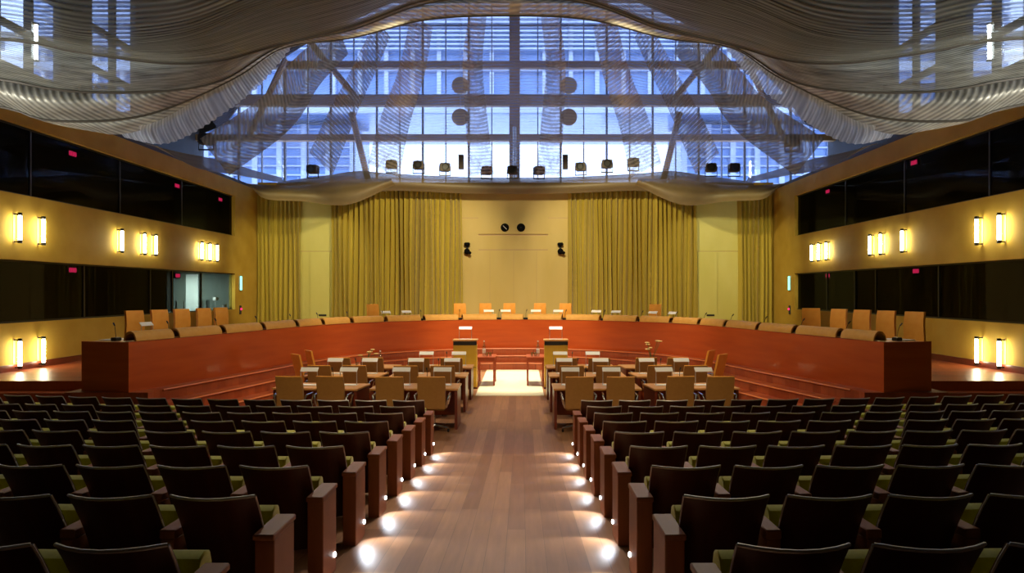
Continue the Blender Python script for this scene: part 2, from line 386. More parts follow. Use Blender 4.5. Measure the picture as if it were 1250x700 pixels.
# ---- back wall panelling
def panel_group():
    y = 33.2
    bm = B()
    x0, x1 = WX(564, 33.2), WX(693, 33.2)
    zt = 7.28
    bbox(bm, x0, x1, y - .12, y, .62, zt)
    p = obj('wall_panel', bm, 'pale'); tag(p, 'tall pale birch panel behind the middle of the dais between the gold curtains', 'wall panel')
    bm = B()
    xa, xb = WX(584, 33), WX(669, 33)
    z = lambda py: 2.5 - (py - CY) * 33 / F
    bbox(bm, xa, xb, y - .2, y - .12, z(286), z(265))
    obj('header_panel', bm, 'pale', p, bevel=.015)
    bm = B(); bbox(bm, xa, xb, y - .16, y - .12, .62, z(306)); obj('lower_panel', bm, 'pale', p, bevel=.012)
    bm = B()
    for s_ in (z(305), z(287)): bbox(bm, xa, xb, y - .125, y - .118, s_ - .02, s_ + .02)
    bbox(bm, x0, x1, y - .125, y - .118, z(266) - .012, z(266) + .012)
    for px in (598, 627, 655): bbox(bm, WX(px, 33) - .006, WX(px, 33) + .006, y - .163, y - .158, .7, z(307))
    obj('panel_seam', bm, 'steel', p)
    for i, px in enumerate((616.3, 636)):
        c = Vector((WX(px, 33), y - .2, z(278)))
        t = thing('wall_clock', ['round black dial with a white hand high on the birch panel, left of its twin', 'plain round black dial high on the birch panel, right of its twin'][i], 'clock', c)
        bm = B(); lathe(bm, [(.0, 0), (.185, 0), (.19, .02), (.185, .05), (0, .05)], n=28); bmesh.ops.rotate(bm, verts=bm.verts, matrix=Matrix.Rotation(PI / 2, 3, 'X')); obj('dial', bm, 'matt', t, True)
        if i == 0:
            bm = B(); box(bm, (.0, -.056, .0), (.018, .008, .24), ry=-.8); obj('hand', bm, 'white', t)
        else:
            bm = B(); lathe(bm, [(0, 0), (.02, 0), (.02, .01), (0, .01)], n=10); bmesh.ops.rotate(bm, verts=bm.verts, matrix=Matrix.Rotation(PI / 2, 3, 'X')); o = obj('hub', bm, 'dark', t); o.location = (0, -.05, 0)
    for i, px in enumerate((570.3, 684)):
        c = Vector((WX(px, 33), y - .12, z(303)))
        t = thing('wall_camera', 'black camera on a bracket, beside the %s gold curtain at the birch panel' % ('left' if i == 0 else 'right'), 'camera', c)
        bm = B(); bbox(bm, -.05, .05, -.06, 0, -.1, .1); tube(bm, [(0, -.03, .02), (0, -.16, .02), (0, -.18, -.1)], .025); obj('bracket', bm, 'black', t)
        bm = B(); box(bm, (0, -.15, .17), (.26, .2, .15)); obj('housing', bm, 'matt', t, bevel=.03)
        bm = B(); ball(bm, (0, -.17, -.16), .14); tube(bm, [(0, -.2, -.17), (.16, -.34, -.24)], .07, 12); obj('camera_head', bm, 'matt', t, True)
panel_group()
def side_panel(px0, px1, lab, door):
    y = 33.2; x0, x1 = WX(px0, 33.1), WX(px1, 33.1)
    z = lambda py: 2.5 - (py - CY) * 33.1 / F
    bm = B(); bbox(bm, x0, x1, y - .1, y, .62, 7.1); p = obj('wall_panel', bm, 'lime'); tag(p, lab, 'wall panel')
    bm = B(); da, db = door
    bbox(bm, WX(da, 33), WX(db, 33), y - .16, y - .1, .62, z(308)); d = obj('door_leaf', bm, 'lime', p, bevel=.01)
    bm = B(); bbox(bm, WX(da, 33) + .4, WX(da, 33) + .75, y - .19, y - .15, z(386), z(384)); obj('door_handle', bm, 'black', d)
    bm = B(); bbox(bm, x0, x1, y - .105, y - .098, z(307) - .01, z(307) + .012); obj('panel_seam', bm, 'steel', p)
side_panel(366, 406, 'yellow-green wall panel with a door between the two curtains on the left', (378, 402))
side_panel(849, 901, 'yellow-green wall panel with a door between the two curtains on the right', (852, 876))
def curtain(px0, px1, lab, folds, depth=33.0):
    x0, x1 = WX(px0, depth), WX(px1, depth); n = folds * 8
    rnd = random.Random(int(px0)); ph = [rnd.uniform(-.9, .9) for _ in range(folds + 2)]; am = [rnd.uniform(.55, 1.2) for _ in range(folds + 2)]
    ra, rb = [], []
    for zz in [.62, 2.0, 3.6, 5.2, 6.5, 7.0, 7.25]:
        t = (zz - .62) / 6.6; a_, b_ = [], []
        for i in range(n + 1):
            u = i / n; f = u * folds; k = int(f); w = f - k
            ph_ = ph[k] * (1 - w) + ph[k + 1] * w; a = (am[k] * (1 - w) + am[k + 1] * w)
            yy = 33.0 + .115 * a * math.sin(2 * PI * f + ph_ * 1.2) + .03 * math.sin(2 * PI * f * 2.1 + t)
            x = x0 + (x1 - x0) * u + .03 * math.sin(4 * t + k)
            a_.append(Vector((x, yy - .02, zz))); b_.append(Vector((x, yy + .0, zz)))
        ra.append(a_); rb.append(b_)
    bm = B(); slab(bm, ra, rb); o = obj('stage_curtain', bm, 'curtain', smooth=True); tag(o, lab, 'curtain', 'gold curtains along the back wall'); return o
curtain(314.5, 367.5, 'narrow gold curtain in the back corner beside the lit booth', 9)
curtain(405, 564.5, 'wide pleated gold curtain left of the birch panel', 26)
curtain(692.5, 850.5, 'wide pleated gold curtain right of the birch panel', 26)
curtain(900, 941, 'narrow gold curtain in the back corner beside the dark booths', 8)
bm = B(); bbox(bm, -11.6, 11.6, 32.78, 33.15, 7.26, 7.4); struct('trim_1', bm, 'wall')

# ================================================================== DAIS
half = [(0, 24.35), (1.5, 24.12), (2.96, 23.45), (4.35, 22.2), (5.2, 20.8), (5.72, 19.2), (6.1, 17.4), (6.5, 15.7), (7.0, 13.6)]
full = [(-x, y, 0) for x, y in half[:0:-1]] + [(x, y, 0) for x, y in half]
FC = resample(spline(full, 14), 121)
TAN = [(FC[min(i + 1, 120)] - FC[max(i - 1, 0)]).normalized() for i in range(121)]
NOR = [Vector((-t.y, t.x, 0)) for t in TAN]          # points outward, away from the audience's centre
def off(o, i): return FC[i] + NOR[i] * o
def offc(o, s):
    s = min(max(s, 0), 120); i = int(min(s, 119)); f = s - i
    return off(o, i).lerp(off(o, i + 1), f)
def solve(px, o):
    """arc parameter whose point at offset o lies on the sight line of px"""
    best = min((abs(CX + (offc(o, s / 4).x - CAM.x) * F / offc(o, s / 4).y - px), s / 4) for s in range(0, 481))
    return best[1]
def yaw(s):
    i = int(min(max(round(s), 0), 120)); n = NOR[i]; return math.atan2(n.y, n.x) - PI / 2     # local +y points outward
def level(o, ends, side, z0, z1):
    inner = [off(-o, i) for i in range(121)]
    poly = [(p.x, p.y) for p in inner if p.y > 13.6 - ends + .02]
    xi = abs(poly[0][0])
    poly = [(-xi, 13.6 - ends)] + poly + [(xi, 13.6 - ends)]
    poly += [(8.15 + ends, 13.6 - ends), (8.15 + ends, side), (WALL, side), (WALL, 33.2), (-WALL, 33.2), (-WALL, side), (-8.15 - ends, side), (-8.15 - ends, 13.6 - ends)]
    bm = B(); prism(bm, poly, z0, z1); return bm
o = struct('floor_dais', level(.30, .06, 15.3, .0, .62), 'steps')
o = struct('floor_dais_step', level(.65, .10, 14.95, .0, .41), 'steps')
o = struct('floor_dais_lower_step', level(1.0, .14, 14.6, .0, .205), 'steps')
for sx in (-1, 1):
    bm = B(); a, b = sorted((sx * WALL, sx * (WALL - .04))); bbox(bm, a, b, 14.9, 33.1, .6, .78); struct('baseboard_' + ('left' if sx < 0 else 'right'), bm, 'panel')

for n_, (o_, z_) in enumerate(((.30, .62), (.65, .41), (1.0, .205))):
    bm = B(); tube(bm, [off(-o_ - .006, i) + Vector((0, 0, z_ - .012)) for i in range(2, 119)], .020, 6); struct('trim_%d' % (n_ + 2), bm, 'edge_highlight', smooth=True)  # thin strips added as painted highlights along the step edges
bench = thing('judges_bench', 'long curved cherry-wood judges bench on the stepped dais', 'bench', (0, 24.35, .62))
inv = Matrix.Translation((0, -24.35, -.62))
def bobj(name, bm, mat, **k):
    bmesh.ops.transform(bm, verts=bm.verts, matrix=inv); return obj(name, bm, mat, bench, **k)
BT = 1.555
bm = B()
slab(bm, [[off(0, i) + Vector((0, 0, z)) for i in range(121)] for z in (.62, BT)], [[off(.06, i) + Vector((0, 0, z)) for i in range(121)] for z in (.62, BT)])
bobj('front_panel', bm, 'dais', smooth=True)
bm = B()
slab(bm, [[off(.07, i) + Vector((0, 0, z)) for i in range(121)] for z in (BT - .06, BT - .005)], [[off(.95, i) + Vector((0, 0, z)) for i in range(121)] for z in (BT - .06, BT - .005)])
bobj('worktop', bm, 'table', smooth=True)
for i in (0, 120):
    bm = B(); a, b = off(-.0, i), off(1.05, i); t = TAN[i] * (.03 if i else -.03)
    c = (a + b) / 2 + t; box(bm, (c.x, c.y, (.62 + BT) / 2), ((b - a).length, .06, BT - .62), rz=math.atan2((b - a).y, (b - a).x))
    bobj('end_panel', bm, 'dais')
bm = B()
slab(bm, [[off(.93, i) + Vector((0, 0, z)) for i in range(0, 121)] for z in (.62, BT - .07)], [[off(.96, i) + Vector((0, 0, z)) for i in range(0, 121)] for z in (.62, BT - .07)])
bobj('back_panel', bm, 'panel', smooth=True)

# padded rolls on the rim
gaps = [155, 215, 273, 321, 363, 393.5, 430, 471, 516, 562, 609, 641.7, 688, 734.7, 778, 819, 853, 885.5, 924.5, 970.7, 1024.8, 1084]
gs = [max(0.2, solve(g, .02)) for g in gaps]; gs[0] = .5; gs[-1] = 119.5
for k in range(21):
    a, b = gs[k] + (.35 if k else 0), gs[k + 1] - .35
    ra, rb = [], []
    n = 9
    for t in range(n + 1):
        s = a + (b - a) * t / n; c = offc(0, s); nv = (offc(.5, s) - c).normalized()
        ring, ring2 = [], []
        for q in range(9):
            an = PI * (q / 8) * 1.05 - .1; r1, r2 = .145, .115
            ring.append(c + nv * (.13 - r1 * math.cos(an)) + Vector((0, 0, BT + .005 + max(0, 1.3 * r1 * math.sin(an)))))
            ring2.append(c + nv * (.13 - r2 * math.cos(an)) + Vector((0, 0, BT + .005 + max(0, 1.3 * r2 * math.sin(an)))))
        ra.append(ring); rb.append(ring2)
    bm = B(); slab(bm, ra, rb)
    if k < 10: w = '%s from the left end' % ORD[k]
    elif k == 10: w = 'the short one at the middle'
    else: w = '%s from the right end' % ORD[20 - k]
    org = offc(.13, (a + b) / 2) + Vector((0, 0, BT))
    bmesh.ops.translate(bm, verts=bm.verts, vec=-org)
    o = obj('leather_roll', bm, 'roll', smooth=True, loc=org); tag(o, 'camel leather roll on the rim of the judges bench, ' + w, 'roll', 'leather rolls along the judges bench')

# judges' chairs
def judge_chair():
    t = thing('judge_chair', '', 'chair', group='high-backed chairs behind the judges bench')
    # local -y is where the sitter looks (towards the hall)
    n = 16; A, Bk = [], []
    for i in range(n + 1):
        u = i / n; z = .48 + .98 * u; y = .20 + .10 * u + .035 * math.sin(u * PI * 1.6 + .6); w = .21 + .012 * math.sin(u * PI)
        A.append([Vector((w * v, y - .03 + .03 * v * v * -1, z)) for v in (-1, -.6, 0, .6, 1)]); Bk.append([Vector((w * v, y + .03 - .03 * v * v, z)) for v in (-1, -.6, 0, .6, 1)])
    bm = B(); slab(bm, A, Bk); obj('backrest', bm, 'tan', t, True)
    bm = B(); box(bm, (0, -.05, .47), (.5, .5, .09)); obj('seat', bm, 'tan', t, bevel=.03)
    for sx in (-1, 1):
        bm = B(); tube(bm, [(sx * .25, .16, .5), (sx * .28, .17, .66), (sx * .28, .1, .70), (sx * .28, -.16, .70), (sx * .26, -.2, .5)], .018); obj('armrest', bm, 'chrome', t, True)
    bm = B(); lathe(bm, [(.03, .08), (.03, .43)], n=10); obj('column', bm, 'chrome', t, True)
    bm = B()
    for k in range(5):
        a = 2 * PI * k / 5 + .3; tube(bm, [(0, 0, .1), (.28 * math.cos(a), .28 * math.sin(a), .06)], [.03, .018]); ball(bm, (.28 * math.cos(a), .28 * math.sin(a), .03), .03)
    obj('star_base', bm, 'chrome', t, True)
    return t
JC = Kind(judge_chair())
jl = [173, 203, 231, 257, 277]; jr = [1108, 1073, 1044, 1016, 991]
for k, px in enumerate(jl):
    s = solve(px, 1.5); JC.put(offc(1.5, s) + Vector((0, 0, .62)), yaw(s) - .2, 'tan high-backed chair on the left wing of the dais, %s from its open end' % ORD[k])
for k, px in enumerate(jr):
    s = solve(px, 1.5); JC.put(offc(1.5, s) + Vector((0, 0, .62 + (.06 if k < 2 else 0) * 0)), yaw(s) + (.25 if k != 4 else 1.0), 'tan high-backed chair on the right wing of the dais, %s from its open end' % ORD[k])
for px, lab in ((459, 'standing alone before the left gold curtain'), (562, 'at the left edge of the birch panel'), (592, 'second from the left edge of the birch panel'), (621, 'just left of the middle of the birch panel'),
                (657, 'just right of the middle of the birch panel'), (689, 'at the right edge of the birch panel'), (795, 'standing alone before the right gold curtain')):
    s = solve(px, 1.4); JC.put(offc(1.4, s) + Vector((0, 0, .62)), yaw(s), 'tan high-backed chair behind the bench, ' + lab)

# microphones in the gaps, stands, papers on the bench
def bench_mic():
    t = thing('bench_microphone', '', 'microphone', group='microphones between the leather rolls')
    bm = B(); box(bm, (0, 0, .035), (.16, .12, .07)); obj('base', bm, 'black', t, bevel=.012)
    bm = B(); tube(bm, [(0, 0, .06), (0, .02, .2), (.02, .05, .3)], .006, 6); obj('gooseneck', bm, 'black', t, True)
    bm = B(); tube(bm, [(.02, .05, .29), (.03, .09, .34)], .014, 8); obj('microphone_head', bm, 'black', t, True)
    return t
BMIC = Kind(bench_mic())
for k in range(1, 21):
    s = gs[k]
    w = ('%s gap from the left end' % ORD[k - 1]) if k <= 10 else ('%s gap from the right end' % ORD[20 - k])
    BMIC.put(offc(.17, s) + Vector((0, 0, BT)), yaw(s) + PI * 0, 'black gooseneck microphone between leather rolls of the bench, ' + w)
def doc_stand(h=.32, w=.34):
    t = thing('document_stand', '', 'document stand', group='white document stands')
    bm = B(); box(bm, (0, .02, h - .03), (w, .10, .012), rx=.85); obj('rest_panel', bm, 'white', t, bevel=.004)
    for sx in (-1, 1):
        bm = B(); tube(bm, [(sx * (w / 2 - .01), .0, 0.006), (sx * (w / 2 - .01), 0, h - .05), (sx * (w / 2 - .01), .04, h - .01)], .007, 6); obj('leg', bm, 'steelw', t, True)
    bm = B(); box(bm, (0, .0, .006), (w, .16, .01)); obj('base_plate', bm, 'white', t)
    return t
DS = Kind(doc_stand())
for px, lab, of in ((180, 'the outermost on the left wing', .55), (472, 'beside the lone chair before the left curtain', .45), (497, 'before the middle of the left curtain', .45), (597, 'left of the bench middle, before the birch panel', .45), (617, 'close left of the bench middle', .45),
                (653, 'close right of the bench middle', .45), (682, 'by the right edge of the birch panel', .45), (728, 'before the right curtain near the birch panel', .45), (752, 'before the middle of the right curtain', .45), (797, 'before the lone chair at the right curtain', .45), (821, 'before the outer end of the right curtain', .45)):
    s = solve(px, of); o = DS.put(offc(of, s) + Vector((0, 0, BT - .004)), yaw(s), 'white document stand on the judges bench, ' + lab)
def paper(loc, rz, label, w=.3, d=.21):
    bm = B(); box(bm, (0, 0, .008), (w, d, .014)); box(bm, (.02, .01, .018), (w * .97, d * .95, .006), rz=.06)
    o = obj('paper_stack', bm, 'white', loc=loc); o.rotation_euler[2] = rz; return tag(o, label, 'papers', 'stacks of white papers')
for sfrac, px, lab in ((0, 140, 'left open end'), (1, 1100, 'right open end')):
    s = 2 if sfrac == 0 else 118
    paper(offc(.78, s) + Vector((0, 0, BT - .005)), yaw(s), 'white papers on the %s of the judges bench' % lab, .5, .3)
    BMIC.put(offc(.48, s + (-1.3 if s < 9 else 1.3)) + Vector((0, 0, BT + .002)), yaw(s), 'black gooseneck microphone by the papers at the %s of the bench' % lab)

# ================================================================== DESKS
def desk(loc, rz, label, w=1.6, d=.8, plain=False):
    t = thing('counsel_desk', label, 'desk', loc, rz, 'counsel desks')
    bm = B(); box(bm, (0, 0, .725), (w, d, .035)); obj('desk_top', bm, 'table', t, bevel=.006)
    for sx in (-1, 1):
        bm = B(); box(bm, (sx * (w / 2 - .04), 0, .353), (.05, d - .06, .706)); obj('end_panel', bm, 'panel', t, bevel=.005)
    bm = B(); box(bm, (0, d / 2 - .1, .43), (w - .14, .03, .55)); obj('modesty_panel', bm, 'dais', t)
    return t
def office_chair():
    t = thing('swivel_armchair', '', 'chair', group='brown swivel armchairs at the desks')
    # sitter looks along +y; back towards the audience at -y
    n = 10; A, Bk = [], []
    for i in range(n + 1):
        u = i / n; z = .44 + .56 * u; y = -.24 - .07 * u + .02 * math.sin(u * PI); w = .245 - .008 * (u > .95)
        A.append([Vector((w * v, y - .025 + .025 * v * v, z)) for v in (-1, -.5, 0, .5, 1)]); Bk.append([Vector((w * v, y + .025 + .03 * v * v, z)) for v in (-1, -.5, 0, .5, 1)])
    bm = B(); slab(bm, A, Bk); b = obj('backrest', bm, 'brown', t, True)
    bm = B(); tube(bm, [(v * .24, -.315 + .025 * v * v, 1.0) for v in (-1, -.5, 0, .5, 1)], .012, 8); obj('edge_piping', bm, 'tan', b, True)
    bm = B(); box(bm, (0, .0, .445), (.5, .5, .08)); obj('seat', bm, 'brown', t, bevel=.03)
    for sx in (-1, 1):
        bm = B(); tube(bm, [(sx * .25, -.22, .46), (sx * .29, -.25, .60), (sx * .295, -.22, .665), (sx * .295, .05, .675), (sx * .29, .11, .64), (sx * .25, .1, .47)], .02, 8); obj('armrest', bm, 'chrome', t, True)
    bm = B(); lathe(bm, [(.035, .09), (.035, .26), (.025, .26), (.025, .42)], n=10); obj('column', bm, 'chrome', t, True)
    bm = B()
    for k in range(5):
        a = 2 * PI * k / 5 - PI / 2; tube(bm, [(0, 0, .12), (.29 * math.cos(a), .29 * math.sin(a), .08)], [.035, .02]); 
    obj('star_base', bm, 'chrome', t, True)
    for k in range(5):
        a = 2 * PI * k / 5 - PI / 2; bm = B(); ball(bm, (.29 * math.cos(a), .29 * math.sin(a), .035), .035, (.6, 1, 1)); obj('caster', bm, 'black', t, True)
    return t
OC = Kind(office_chair())
def desk_mic():
    t = thing('desk_microphone', '', 'microphone', group='gooseneck microphones on the counsel desks')
    bm = B(); lathe(bm, [(.045, 0), (.045, .012), (.03, .022), (.0, .022)], n=14); obj('base', bm, 'black', t, True)
    bm = B(); tube(bm, [(0, 0, .02), (0, -.01, .2), (0, -.06, .30)], .006, 6); obj('gooseneck', bm, 'black', t, True)
    bm = B(); tube(bm, [(0, -.055, .295), (0, -.1, .335)], .014, 8); obj('microphone_head', bm, 'black', t, True)
    return t
DM = Kind(desk_mic())
rows = [(13.55, 'first'), (15.45, 'second'), (17.15, 'third')]
CXS = (1.29, 2.03, 3.06, 3.77); SXS = (1.2, 1.97, 2.96, 3.70)
SEATW = ('by the aisle', 'second from the aisle', 'third from the aisle', 'fourth from the aisle')
for sx, side in ((-1, 'left'), (1, 'right')):
    for ri, (y, rn) in enumerate(rows):
        desk((sx * 1.66, y, 0), 0, 'orange-topped counsel desk by the aisle, %s row, %s side' % (rn, side))
        rB = -sx * .10
        desk((sx * 3.43, y + .04, 0), -rB, 'orange-topped outer counsel desk with slight turn, %s row, %s side' % (rn, side))
        for k in range(4):
            outer = k > 1
            OC.put((sx * CXS[k], y - .52 + (.07 if outer else 0), 0), (-rB if outer else 0) + random.uniform(-.05, .05), 'brown swivel armchair %s, %s desk row, %s side' % (SEATW[k], rn, side))
            if not (ri == 2 and outer):
                DS.put((sx * SXS[k], y + .12, .7425), random.uniform(-.04, .04) + (-rB if outer else 0), 'white document stand %s, %s desk row, %s side' % (SEATW[k], rn, side))
            if k in (0, 2) and not (ri == 2 and outer):
                DM.put((sx * (SXS[k] + .28), y + .1, .7425), 0, 'black gooseneck microphone beside the stand %s, %s desk row, %s side' % (SEATW[k], rn, side))
    for k, (px, yy) in enumerate(((370, 17.0), (382, 18.0)) if sx < 0 else ((874, 17.0), (863, 18.0))):
        pass
# inward-facing tan chairs at the outer ends of the last row
def side_chair():
    t = thing('visitor_chair', '', 'chair', group='tan chairs turned inward at the desk ends')
    n = 10; A, Bk = [], []
    for i in range(n + 1):
        u = i / n; z = .42 + .64 * u; y = -.22 - .15 * u
        A.append([Vector((.22 * v, y - .02, z)) for v in (-1, 0, 1)]); Bk.append([Vector((.22 * v, y + .025, z)) for v in (-1, 0, 1)])
    bm = B(); slab(bm, A, Bk); obj('backrest', bm, 'tan', t, True)
    bm = B(); box(bm, (0, 0, .43), (.46, .46, .06)); obj('seat', bm, 'tan', t, bevel=.02)
    for sx in (-1, 1):
        bm = B(); tube(bm, [(sx * .23, -.25, .44), (sx * .25, -.26, .62), (sx * .25, .1, .62), (sx * .24, .15, .44)], .016); obj('armrest', bm, 'chrome', t, True)
    bm = B(); lathe(bm, [(.03, .06), (.03, .40)], n=10); obj('column', bm, 'chrome', t, True)
    bm = B()
    for k in range(4):
        a = PI / 2 * k + PI / 4; tube(bm, [(0, 0, .08), (.27 * math.cos(a), .27 * math.sin(a), .02)], [.03, .018])
    obj('star_base', bm, 'chrome', t, True)
    return t
SC = Kind(side_chair())
for sx, side in ((-1, 'left'), (1, 'right')):
    SC.put((sx * 4.62, 16.95, 0), sx * .85, 'tan chair turned inward by the outer desk end, %s side, closer to audience' % side)
    SC.put((sx * 4.62, 18.0, 0), sx * .95, 'tan chair turned inward by the outer desk end, %s side, closer to dais' % side)

# objects on the third-row outer desks
def vase(loc, label, seed, tall=.5):
    t = thing('flower_vase', label, 'flowers', loc); r = random.Random(seed)
    bm = B(); lathe(bm, [(.0, 0), (.05, 0), (.06, .05), (.04, .14), (.05, .2), (.035, .2)], n=14); obj('vase', bm, 'water', t, True)
    for k in range(6):
        a = r.uniform(0, 2 * PI); q = r.uniform(.05, .24); h = tall * r.uniform(.7, 1.1)
        p = Vector((q * math.cos(a), q * math.sin(a), h))
        bm = B(); tube(bm, [(0, 0, .1), p * .6 + Vector((0, 0, .06)), p], .006, 5); s = obj('stem', bm, 'leafy', t, True)
        bm = B()
        for j in range(6):
            b_ = 2 * PI * j / 6; ball(bm, p + Vector((.03 * math.cos(b_), .03 * math.sin(b_), 0)), .028, (1, 1, .6), 8)
        ball(bm, p, .02); obj('blossom', bm, 'flower', s, True)
vase((-3.35, 17.15, .7425), 'vase of cream flowers on the outer desk beside the blue water bottle', 3, .36)
vase((3.35, 17.15, .7425), 'vase of tall cream flowers on the outer desk by the right tan chairs', 5, .55)
def bottle(loc, label, h=.3, band='white'):
    t = thing('water_bottle', label, 'bottle', loc)
    bm = B(); lathe(bm, [(0, 0), (.042, .0), (.045, .02), (.045, h * .55), (.04, h * .68), (.016, h * .85), (.015, h * .92), (0, h * .92)], n=16); obj('bottle_body', bm, 'water', t, True)
    bm = B(); lathe(bm, [(0, h * .92), (.019, h * .92), (.019, h), (0, h)], n=12); obj('cap', bm, 'white', t, True)
    bm = B(); lathe(bm, [(.0462, h * .2), (.0464, h * .22), (.0464, h * .45), (.0462, h * .47)], n=16); obj('label_band', bm, band, t, True)
    return t
bottle((-3.05, 17.2, .7425), 'water bottle with a blue label on the outer desk, left side', .36, 'blue')
def glass_tumbler():
    bm = B(); lathe(bm, [(.0, 0), (.03, 0), (.036, .11), (.034, .11), (.028, .008), (0, .008)], n=14)
    o = obj('drinking_glass', bm, 'tumbler', smooth=True); return tag(o, '', 'glass')
M['tumbler'] = glass('tumbler_glass', (.88, .9, .93), .25)
DG = Kind(glass_tumbler())
for k, (x, y) in enumerate(((-3.55, 17.0), (-3.45, 17.0), (-3.2, 16.98))):
    DG.put((x, y, .7425), 0, 'drinking glass by the flower vase on the left outer desk, %s from the aisle' % ORD[2 - k], 'glasses on the left outer desk')
paper((-3.75, 17.0, .7425), .2, 'white papers beside the glasses on the left outer desk')
paper((3.8, 17.05, .7425), -.3, 'white papers by the flowers on the right outer desk')

# ================================================================== LECTERNS, SIDE TABLES, CARPET
def lectern(x, label):
    t = thing('lectern', label, 'lectern', (x, 18.9, 0), 0, 'lecterns facing the dais')
    bm = B(); box(bm, (0, 0, .58), (.60, .42, 1.1)); obj('cabinet', bm, 'gold', t, bevel=.01)
    bm = B(); box(bm, (0, -.0, .02), (.64, .46, .04)); obj('plinth', bm, 'panel', t)
    bm = B(); box(bm, (0, -.205, 1.17), (.60, .03, .10)); box(bm, (0, .02, 1.17), (.56, .38, .09)); obj('shelf_slot', bm, 'black', t)
    bm = B(); box(bm, (0, -.01, 1.24), (.64, .48, .04)); obj('lectern_top', bm, 'table', t, bevel=.006)
    bm = B(); box(bm, (0, -.212, .55), (.58, .012, .012)); obj('seam', bm, 'panel', t)
for sx, side in ((-1, 'left'), (1, 'right')):
    lectern(sx * 1.17 , 'golden lectern with a black slot, %s of the lit carpet' % side)
    DS.put((sx * 1.17, 18.87, 1.26), 0, 'white document stand on top of the %s golden lectern' % side)
def side_table(x, label):
    t = thing('side_table', label, 'side table', (x, 19.7, .013), 0, 'red side tables beside the lecterns')
    bm = B(); box(bm, (0, 0, .735), (.50, 1.0, .03)); obj('table_top', bm, 'redwood', t, bevel=.005)
    bm = B()
    for sy in (-1, 1): box(bm, (0, sy * .455, .68), (.42, .02, .08))
    for sx in (-1, 1): box(bm, (sx * .215, 0, .68), (.02, .9, .08))
    obj('apron', bm, 'redwood', t)
    for sx in (-1, 1):
        for sy in (-1, 1):
            bm = B(); box(bm, (sx * .215, sy * .465, .36), (.045, .045, .72)); obj('leg', bm, 'redwood', t, bevel=.004)
M['redwood'] = pbr('red_cherry', (.33, .055, .018), .35, col2=(.42, .08, .028), scale=(3, 3, 9))
for sx, side in ((-1, 'left'), (1, 'right')):
    side_table(sx * .66, 'slim red wooden side table beside the %s golden lectern' % side)
    bottle((sx * .72, 19.5, .7635), 'clear water bottle on the %s red side table' % side, .42)
    for k in range(4):
        DG.put((sx * (.60 - .0 * k) + (k % 2) * .09 - .04, 19.42 + .1 * (k // 2), .7635), 0, 'drinking glass on the %s red side table, %s' % (side, ('outer front of four', 'inner front of four', 'outer rear of four', 'inner rear of four')[k]), 'glasses on the red side tables')
bm = B(); bbox(bm, -.82, .82, 17.4, 23.15, .001, .012); o = obj('carpet', bm, 'carpet'); tag(o, 'cream carpet brightly lit between the lecterns before the dais steps', 'carpet')

# ================================================================== AUDITORIUM SEATS
def seat_proto():
    t = thing('auditorium_seat', '', 'seat')
    # occupant looks +y; local origin on the floor under the armrest line
    n = 8; A, Bk, L_ = [], [], []
    vv = [-1, -.7, -.35, 0, .35, .7, 1]
    for i in range(n + 1):
        u = i / n; z = .20 + .645 * u; y = -.08 - .26 * u * u * .8 - .05 * u; w = .235 - .012 * (1 - u)
        if i == n: L_ = [(Vector((w * v, y - .015 + .085 * v * v, z + .004))) for v in vv]
        A.append([Vector((w * v, y - .02 + .085 * v * v, z)) for v in vv]); Bk.append([Vector((w * v, y + .01 + .085 * v * v, z)) for v in vv])
    bm = B(); slab(bm, A, Bk); b = obj('backrest', bm, 'seatwood', t, True)
    bm = B(); tube(bm, L_, .009, 6)
    for sgn in (0, -1): tube(bm, [A[i][sgn] + Vector((0, .012, 0)) for i in range(3, n + 1)], .007, 5)
    obj('edge_trim', bm, 'edge', b, True)
    # tipped-up cushion
    bm = B()
    prof = [(.02, .34), (.10, .33), (.16, .40), (.22, .54), (.24, .60), (.22, .655), (.16, .67), (.11, .65), (.08, .58), (.03, .46)]
    ra = [[Vector((x * .205, y, z)) for y, z in prof] for x in (-1, -.96, 0, .96, 1)]
    for j, sc in ((0, .93), (4, .93)): 
        cy = sum(p.y for p in ra[j]) / len(prof); cz = sum(p.z for p in ra[j]) / len(prof)
        ra[j] = [Vector((p.x, cy + (p.y - cy) * sc, cz + (p.z - cz) * sc)) for p in ra[j]]
    vs = [[bm.verts.new(p) for p in r] for r in ra]; m = len(prof)
    for a, c in zip(vs, vs[1:]):
        for j in range(m): bm.faces.new((a[j], a[(j + 1) % m], c[(j + 1) % m], c[j]))
    bm.faces.new(vs[0][::-1]); bm.faces.new(vs[-1])
    obj('seat_cushion', bm, 'velvet', t, True)
    bm = B(); A = []; Bk = []
    for i in range(5):
        u = .3 + .66 * i / 4; z = .20 + .645 * u; y = -.08 - .26 * u * u * .8 - .05 * u
        A.append([Vector((.2 * v, y + .015 + .085 * v * v, z)) for v in vv[1:-1]]); Bk.append([Vector((.2 * v, y + .05 + .075 * v * v, z)) for v in vv[1:-1]])
    slab(bm, A, Bk); obj('back_cushion', bm, 'velvet', t, True)
    return t
SEAT = seat_proto()
PITCH = .57; X0 = 1.425; RAD = 38.0
def arm_mesh(sx, end):
    bm = B(); xa = -sx * .285      # towards the aisle
    if end: bbox(bm, xa - .055, xa + .055, -.26, .09, 0, .60)
    else:
        bbox(bm, xa - .04, xa + .04, -.2, .05, 0, .58)
    return bm
ARM = {}
